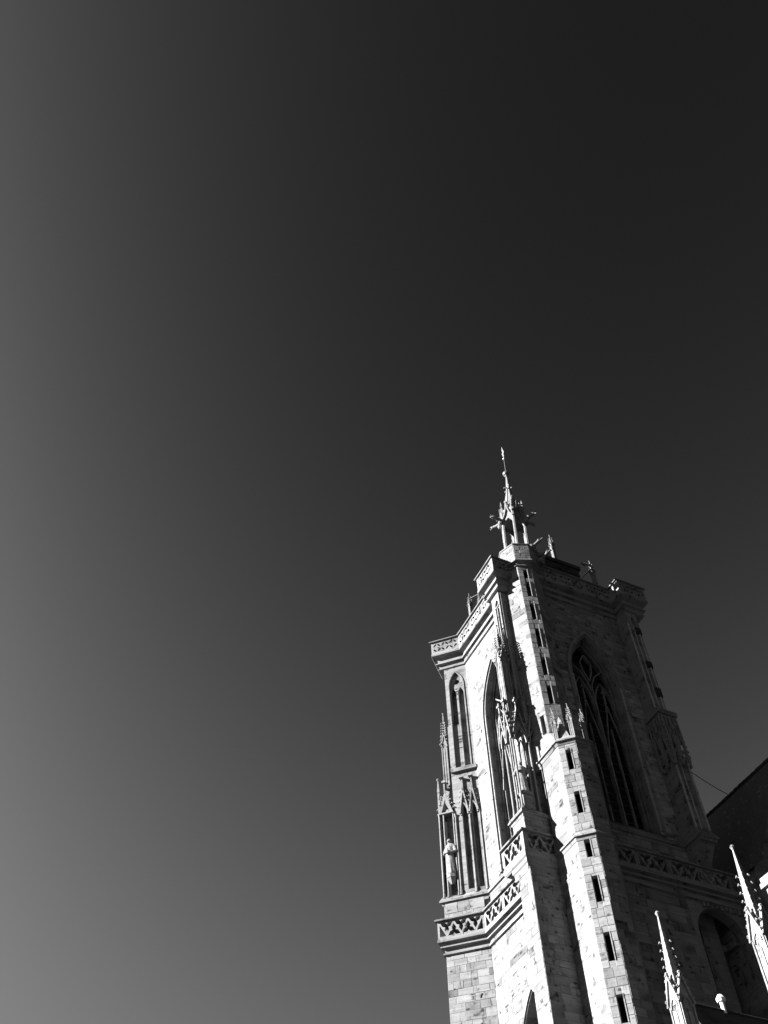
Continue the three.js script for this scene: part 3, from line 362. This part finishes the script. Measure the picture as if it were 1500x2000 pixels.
{ const cr = crocketGeo(0.2, STONE_TONE); for (let k = 0; k < 8; k++) { const a = Math.PI / 8 + k * Math.PI / 4, c = Math.cos(a), s = Math.sin(a); lp(spire, 'rib', rod([TC[0] + c * 0.6, TC[1] + s * 0.6, 61.9], [TC[0] + c * 0.2, TC[1] + s * 0.2, 64.8], 0.035, STONE_TONE, 5)); lp(spire, 'crown_leaf', turned(cr, TC[0] + c * 0.2, TC[1] + s * 0.2, 64.85 + (k % 2) * 0.25, c, s, 0.6)); lp(spire, 'base_leaf', turned(crocketGeo(0.26, STONE_TONE), TC[0] + c * 0.6, TC[1] + s * 0.6, 62.1, c, s, 0.5)); }
  lp(spire, 'neck', cone(TC[0], TC[1], 8, 0.12, 66.9, 0.16, 67.05, 0, 0.4)); lp(spire, 'ball', ball(TC[0], TC[1], 67.35, 0.3, 0.5, 3), mat(0.09, 0.4, 0.2));
  lp(spire, 'rod', rod([TC[0], TC[1], 67.6], [TC[0], TC[1], 71.0], 0.035, 0.1), IRON);
  lp(spire, 'weathervane', [ball(TC[0], TC[1], 69.75, 0.12, 0.5, 1), on(frame(TC[0] - 0.05, TC[1], -0.7, -0.7), ext([[0, 69.9], [0.09, 70.1], [0.05, 70.45], [0.13, 70.8], [0.04, 71.2], [-0.02, 71.7], [-0.06, 71.1], [-0.02, 70.7], [-0.09, 70.5], [-0.04, 70.2]], [], -0.03, 0.03, 0.5))], GILT); }
// grotesques crouching on the turret crown and roof posts behind the parapet
for (const [u, v, h, au, av] of [[28.35, 35.1, 55.75, 0.5, -0.85], [29.0, 35.25, 55.2, 0.8, -0.6], [28.9, 35.05, 54.3, 0.3, -1]]) { const G = (d, y) => [u + au * d, v + av * d, h + y]; part(turret, 'grotesque', [ball(u, v, h + 0.15, 0.3, 0.4, 1, 1.1, 1, 1.1), rod(G(0.15, 0.25), G(0.65, 0.5), 0.12, 0.4, 6), ball(...G(0.7, 0.55), 0.16, 0.4, 0), rod(G(0.7, 0.5), G(1.05, 0.62), 0.05, 0.4, 5), rod(G(0.1, 0), G(0.3, -0.45), 0.1, 0.4, 6)]); }
for (const [u, v, h0, h1] of [[32.5, 37.6, 58.9, 62.6], [34.85, 36.3, 52.4, 58.8], [27.85, 44.1, 52.4, 59.7], [27.85, 42.5, 52.4, 58.4], [27.9, 40.35, 52.4, 60.4]]) { const p = pinnacle(tower, 'roof_pinnacle', u, v, h0, h1 - 1.6, h1 - 1.2, h1, 0.13, 0, 0.4, { crock: 0.11, n: 4 }); }
part(tower, 'tie_bar', rod([32.5, 37.6, 61.2], [29.5, 37.6, 58.9], 0.03, 0.1), IRON); part(tower, 'tie_bar', rod([34.7, 36.4, 57.6], [34.0, 37.5, 56.8], 0.03, 0.1), IRON); part(tower, 'tie_bar', rod([27.85, 44.1, 59], [27.85, 42.5, 58], 0.04, 0.1), IRON);
part(tower, 'waterspout', [rod([34.8, 36.3, 58.2], [33.8, 36.1, 57.75], 0.11, 0.45, 6), ball(34.2, 36.2, 57.9, 0.16, 0.45, 0)]);

// --- dressed stone: the blocks one can pick apart are single stones, the rest is joined facing
const winGap = C => (a, b) => { const hw = h => h < WSILL - 0.3 ? 0 : h < WSPR ? WHW + 0.38 : h < WAPX + 0.35 ? Math.max(0.05, (WHW + 0.34) * (1 - ((h - WSPR) / (WAPX + 0.4 - WSPR)) ** 1.75)) : 0; const q = Math.max(hw(a), hw(b)); return q > 0 ? [[C - q, C + q]] : []; };
const slitGap = (list, c, hw) => (a, b) => list.some(([p, q]) => q > a && p < b) ? [[c - hw, c + hw]] : [];
const single = (parent, list) => list.forEach(g => part(parent, 'stone', g));
// turret faces grazed by the sun
{ const l = FDlow.l; single(turret, ashlar(FDlow.F, 0, l, 19.2, 29.4, { course: 0.43, w: [0.3, 0.7], tone: toneStone, gap: slitGap(slitsLow, l / 2, 0.15) })); single(turret, ashlar(FDlow.F, 0, l, 30.0, 35.65, { course: 0.43, w: [0.3, 0.7], tone: toneStone, gap: slitGap(slitsMid, l / 2, 0.15) }));
  single(turret, ashlar(FUg.F, 0, FUg.l, 37.7, 53.1, { course: 0.45, w: [0.3, 0.62], tone: toneStone, gap: slitGap(slitsUp, 0.53, 0.15) })); }
single(bd, ashlar(FDl, sDl(24.76), 0, 19, 28.7, { course: 0.42, w: [0.5, 1.2], tone: toneStone })); single(bd, ashlar(FDl, sDl(24.86) , -0.12, 30.9, 31.95, { course: 0.5, w: [0.5, 0.9], tone: toneStone }));
single(fb, ashlar(frame(24.64, 37.5, -1, 0), 0, 1.2, 19.5, 28.5, { course: 0.46, w: [0.5, 0.9], tone: toneStone }));
const stuff = { kind: 'stuff' };
part(wallL, 'stone_facing', [...ashlar(FL, sL(44.4), sL(37.8), 32.5, 51.35, { tone: toneStone, gap: winGap(LC), proud: 0.008, joint: 0.006, c: 0.006 }), ...ashlar(FL, sL(44.4), sL(37.8), 30.3, 31.95, { tone: toneStone, proud: 0.012 })], STONE, stuff);
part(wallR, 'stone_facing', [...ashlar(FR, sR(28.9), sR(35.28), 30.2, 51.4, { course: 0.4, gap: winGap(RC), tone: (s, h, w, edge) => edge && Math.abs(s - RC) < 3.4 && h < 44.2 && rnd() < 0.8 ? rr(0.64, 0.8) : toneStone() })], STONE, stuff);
part(wallLl, 'stone_facing', ashlar(FLl, sLl(44.4), sLl(37.55), 18.5, 28.7, { tone: toneStone, gap: (a, b) => { const q = h => h < 21.6 ? 1.72 : h < 25 ? 1.72 * (1 - ((h - 21.6) / 3.4) ** 1.7) : 0; const m = Math.max(q(a), q(b)); return m > 0 ? [[lowC - m, lowC + m]] : []; } }), STONE, stuff);
part(wallRl, 'stone_facing', ashlar(FRl, sRl(28.9), sRl(34.0), 17, 28.7, { course: 0.5, w: [0.7, 1.5], tone: toneStone }), STONE, stuff);
{ const L = []; L.push(...ashlar(FTl.F, 0, FTl.l, 18, 29.4, { course: 0.46, tone: toneStone, proud: 0.01, joint: 0.008 }), ...ashlar(FTl.F, 0, FTl.l, 30, 35.65, { course: 0.46, tone: toneStone, proud: 0.01, joint: 0.008 }), ...ashlar(FUw.F, 0, FUw.l, 37.6, 53.05, { course: 0.48, tone: toneStone, proud: 0.007, joint: 0.006, gap: slitGap(slitWhite, 1.435, 0.15) }), ...ashlar(tl[7].F, 0, tl[7].l, 37.6, 53.05, { course: 0.48, tone: toneStone, proud: 0.007, joint: 0.006 }), ...ashlar(tl[2].F, 0, tl[2].l, 37.6, 53.05, { course: 0.48, tone: toneStone }));
  const F3 = frame(LT[2][0], LT[2][1], 0, -1); L.push(...ashlar(F3, 0, 1.036, 17, 29.4, { tone: toneStone }), ...ashlar(F3, 0, 1.036, 30, 35.65, { tone: toneStone })); const oc = oct(TR + 0.2); for (const i of [7, 0, 1]) { const a = oc[i], b = oc[(i + 1) % 8], l = Math.hypot(b[0] - a[0], b[1] - a[1]); L.push(...ashlar(frame(a[0], a[1], (b[1] - a[1]) / l, -(b[0] - a[0]) / l), 0.01, l - 0.01, 53.98, 55.66, { course: 0.34, w: [0.3, 0.8], tone: toneStone, proud: 0.02 })); }
  part(turret, 'stone_facing', L, STONE, stuff); }
part(fb, 'stone_facing', [...ashlar(frame(24.64, 36.3, 0, -1), 0, 1.84, 17, 28.5, { tone: toneStone }), ...ashlar(frame(24.86, 36.5, 0, -1), 0, 1.65, 30.9, 31.95, { tone: toneStone }), ...ashlar(frame(24.86, 37.72, -1, 0), 0, 1.22, 30.9, 31.95, { tone: toneStone })], STONE, stuff);

// ---------------------------------------------------------------- statues in the tabernacles
function statueGeo(H, pose) { // standing robed figure about H tall, one continuous mesh; local: facing +z, base at y=0
  const N = 44, mc = new MarchingCubes(N, new THREE.MeshBasicMaterial(), false, false, 60000); mc.isolation = 0;
  const cap = (p, a, b, ra, rb) => { const bx = b[0] - a[0], by = b[1] - a[1], bz = b[2] - a[2], px = p[0] - a[0], py = p[1] - a[1], pz = p[2] - a[2]; const t = Math.max(0, Math.min(1, (px * bx + py * by + pz * bz) / (bx * bx + by * by + bz * bz))); return Math.hypot(px - bx * t, py - by * t, pz - bz * t) - (ra + (rb - ra) * t); };
  const sm = (a, b, k) => { const h = Math.max(k - Math.abs(a - b), 0) / k; return Math.min(a, b) - h * h * k / 4; };
  const S = 0.56; // half extent in units of the figure's height
  for (let z = 0; z < N; z++) for (let y = 0; y < N; y++) for (let x = 0; x < N; x++) { const p = [(x / (N - 1) * 2 - 1) * S, (y / (N - 1) * 2 - 1) * S + 0.5, (z / (N - 1) * 2 - 1) * S];
    const fold = 0.008 * Math.sin(Math.atan2(p[0], p[2]) * 9 + p[1] * 4) * Math.max(0, 0.7 - p[1]);
    let d = cap(p, [0.01, 0.05, 0], [0, 0.6, 0], 0.135, 0.105) + fold; d = sm(d, cap(p, [-0.08, 0.77, 0], [0.08, 0.77, 0], 0.062, 0.062), 0.06); d = sm(d, cap(p, [0, 0.6, 0], [0, 0.76, 0], 0.1, 0.1), 0.06);
    d = sm(d, cap(p, [0, 0.8, 0], [0, 0.87, 0.01], 0.035, 0.04), 0.03); d = Math.min(d, Math.hypot(p[0], (p[1] - 0.925) * 0.8, p[2] - 0.015) - 0.06); d = sm(d, cap(p, [0, 0.915, 0.06], [0, 0.9, 0.085], 0.015, 0.014), 0.02);
    d = sm(d, cap(p, [-0.13, 0.76, 0], [-0.17, 0.58, 0.03], 0.045, 0.038), 0.03); d = sm(d, cap(p, [-0.17, 0.58, 0.03], pose ? [-0.05, 0.62, 0.16] : [-0.12, 0.72, 0.14], 0.038, 0.026), 0.02);
    d = sm(d, cap(p, [0.13, 0.76, 0], [0.18, 0.6, 0.02], 0.045, 0.038), 0.03); d = sm(d, cap(p, [0.18, 0.6, 0.02], pose ? [0.04, 0.56, 0.15] : [0.17, 0.47, 0.1], 0.038, 0.026), 0.02);
    if (!pose) d = Math.min(d, cap(p, [-0.13, 0.1, 0.17], [-0.12, 0.98, 0.14], 0.012, 0.012)); else d = Math.min(d, Math.max(Math.abs(p[0] - 0.0) - 0.06, Math.abs(p[1] - 0.6) - 0.07, Math.abs(p[2] - 0.165) - 0.02));
    d = Math.max(d, -p[1] + 0.005); mc.field[x + y * N + z * N * N] = -d; }
  mc.update(); const c = mc.count; const g = new THREE.BufferGeometry(); const P = new Float32Array(mc.positionArray.slice(0, c * 3));
  for (let i = 0; i < c; i++) { P[3 * i] *= S * H; P[3 * i + 1] = (P[3 * i + 1] * S + 0.5) * H; P[3 * i + 2] *= S * H; }
  g.setAttribute('position', new THREE.BufferAttribute(P, 3)); return fin(g, 0.46); }
function statue(label, u, v, h, H, yaw, pose) { const o = new THREE.Mesh(statueGeo(H, pose), STONE); o.name = numbered('statue'); o.position.copy(W(u, v, h)); o.rotation.y = yaw; o.castShadow = o.receiveShadow = true; scene.add(o); return tag(o, label, 'statue'); }
statue('robed stone saint holding a book under the canopy of the diagonal corner buttress', 25.4, 46.2, 33.92, 2.7, -Math.PI / 4 - 0.3, 1);
statue('robed stone saint with a staff on a pedestal in the tabernacle beside the turret', 25.44, 36.9, 33.8, 2.35, -0.5, 0);

// ---------------------------------------------------------------- nave beside the tower
const nave = thing('church_nave', 'dark church nave with tiled roof behind the tower and the pinnacles', 'church', [43, 42, 0]);
{ const tiles = noiseTex(512, (u, v) => { const r = Math.floor(v * 64), q = u * 48 + (r % 2) * 0.5, k = lattice[(Math.floor(q) * 31 + r * 97) & 4095]; const f = (v * 64) % 1, e = q % 1; let c = 0.3 + 0.25 * k; if (f < 0.14 || e < 0.1) c *= 0.5; if (k > 0.975) c = 1.0; return c; }); tiles.repeat.set(0.11, 0.11);
  const bmp = noiseTex(256, (u, v) => { const r = v * 32, q = u * 24 + (Math.floor(r) % 2) * 0.5; return 0.2 + 0.7 * (1 - r % 1) * (q % 1 < 0.1 ? 0.5 : 1); }); bmp.repeat.set(0.22, 0.22);
  const TILE = new THREE.MeshStandardMaterial({ color: new THREE.Color(0.12, 0.12, 0.12), map: tiles, bumpMap: bmp, bumpScale: 0.05, roughness: 0.6, side: THREE.DoubleSide });
  const P = []; q4(P, [38.4, 30.9, -33.4], [38.4, 30.9, -52], [43, 39.6, -52], [43, 39.6, -33.4]); q4(P, [43, 39.6, -33.4], [43, 39.6, -52], [47.6, 30.9, -52], [47.6, 30.9, -33.4]);
  part(nave, 'roof', raw(P, 1), TILE); for (let i = 0; i < 40; i++) { const v = 33.4 + i * 0.46; part(nave, 'ridge_tile', rod([43, v, 39.6 + rr(-0.02, 0.03)], [43, v + 0.45, 39.6 + rr(0.0, 0.05)], 0.15, 0.14, 7)); }
  part(nave, 'wall', [plan(rect(38.6, 47.4, 34.4, 52), 0, 30.9, STONE_TONE), on(frame(38.6, 34.4, 0, -1), ext([[0, 30.9], [8.8, 30.9], [4.4, 39.2]], [], -0.6, 0, STONE_TONE))]);
  // arched recess between tower and nave under the gallery
  const F = frame(34.0, WRl, 0, -1);
  const a = part(nave, 'recess_arch', on(F, ext([[0, 17], [0.001, 29.2], [5, 29.2], [5, 17]], [[[0.3, 17.01], ...arch(1.65, 26.9, 28.5, 12, 1.95), [3.6, 17.01]]], -0.7, -0.02, STONE_TONE)));
  part(nave, 'recess_wall', [plan(rect(33.8, 39, 38.6, 39), 0, 29.2, STONE_TONE), plan(rect(37.7, 38, 36.4, 38.6), 0, 29.2, STONE_TONE)]);
  for (let i = 0; i < 11; i++) part(a, 'dentil', on(F, box(1.0 + i * 0.3, 1.15 + i * 0.3, 28.42 + 0.06 * (i % 2), 28.7, -0.02, 0.14, STONE_TONE)));
  part(nave, 'corbel_ledge', [plan(rect(37.3, 37.7, 36.4, 38), 27.6, 28.1, STONE_TONE), plan(rect(37.4, 37.7, 36.4, 38), 27.2, 27.6, STONE_TONE), ball(37.25, 38, 27.6, 0.3, STONE_TONE, 1), ball(37.2, 37.2, 27.3, 0.22, STONE_TONE, 1)]);
}
// ---------------------------------------------------------------- side chapel with its buttress pinnacles
const chapel = thing('side_chapel', 'low dark chapel roof at the foot of the tower beside the crocketed pinnacle', 'chapel', [32, 30, 0]);
{ part(chapel, 'wall', plan(rect(27.2, 38, 25, 35.4), 0, 10.2, STONE_TONE));
  const P = [], A = [27.2, 10.2, -25], B = [38, 10.2, -25], C = [38, 10.2, -35.4], D = [27.2, 10.2, -35.4], E = [28.2, 20.3, -31.4], G = [38, 20.3, -31.4]; q4(P, A, B, G, E); q4(P, C, D, E, G); P.push(...D, ...A, ...E); part(chapel, 'roof', raw(P, 0.12)); part(chapel, 'ridge', rod([28.2, 31.4, 20.3], [38, 31.4, 20.3], 0.08, 0.1, 6));
  const F = frame(30.1, 26.75, -1, 0); part(chapel, 'gable_wall', on(F, ext([[0.15, 11], [2.6, 11], [2.6, 23.4], [0.15, 23.4]], [circ(1.0, 22.6, 0.55, 12), circ(2.1, 22.3, 0.5, 12)], -2.6, 0, 0.42))); part(chapel, 'gable_coping', on(F, box(0, 2.8, 23.4, 23.62, -2.7, 0.14, 0.5))); part(chapel, 'gable_coping', on(F, box(0.06, 2.8, 23.63, 23.86, -2.64, 0.08, 0.5))); part(chapel, 'gable_tracery', [on(F, bar2([[0.45, 22.6], [1.55, 22.6]], 0.09, -0.3, -0.1, 0.42)), on(F, bar2([[1.0, 22.05], [1.0, 23.15]], 0.09, -0.3, -0.1, 0.42))]); }
const pier = (label, u, v, dh) => { const t = thing('buttress_pier', label, 'buttress', [u, v, 0], 'crocketed pinnacles on the chapel buttresses'); part(t, 'pier', plan(rect(u - 0.55, u + 1.2, v - 0.55, v + 0.55), 0, 15.6 + dh, STONE_TONE)); part(t, 'weathering', plan(rect(u - 0.65, u + 1.2, v - 0.65, v + 0.65), 15.6 + dh, 15.8 + dh, STONE_TONE)); pinnacle(t, 'pinnacle', u, v, 15.8 + dh, 18.85 + dh, 20.0 + dh, 22.85 + dh, 0.325, 0, 0.5, { crock: 0.12, n: 5 }); return t; };
pier('buttress with a white crocketed pinnacle standing before the shaded tower wall', 26.12, 29.3, 0);
pier('buttress with a white crocketed pinnacle standing before the dark tiled roof', 26.52, 24.35, 0.35);
{ const t = thing('vent_pipe', 'short white vent pipe with a cap on the dark chapel roof ridge', 'vent', [30.3, 31.4, 20.2]); part(t, 'pipe', rod([30.3, 31.4, 20.2], [30.3, 31.4, 20.72], 0.1, 0.5, 10), ZINC); part(t, 'cap', [cone(30.3, 31.4, 10, 0.18, 20.7, 0.22, 20.84, 0, 0.5), cone(30.3, 31.4, 10, 0.22, 20.84, 0.1, 21.0, 0, 0.5)], ZINC); }
{ const pts = []; for (let i = 0; i <= 16; i++) { const t = i / 16; pts.push(W(36.34 + (43 - 36.34) * t, 34.6 + 3.5 * t, 37.17 + (39.6 - 37.17) * t - 0.1 * Math.sin(Math.PI * t))); } const o = new THREE.Mesh(new THREE.TubeGeometry(new THREE.CatmullRomCurve3(pts), 32, 0.025, 5), CABLE); o.name = 'cable'; o.castShadow = o.receiveShadow = true; tag(o, 'thin dark cable strung from the tower buttress to the roof ridge', 'cable'); scene.add(o); }
renderer.render(scene, camera);
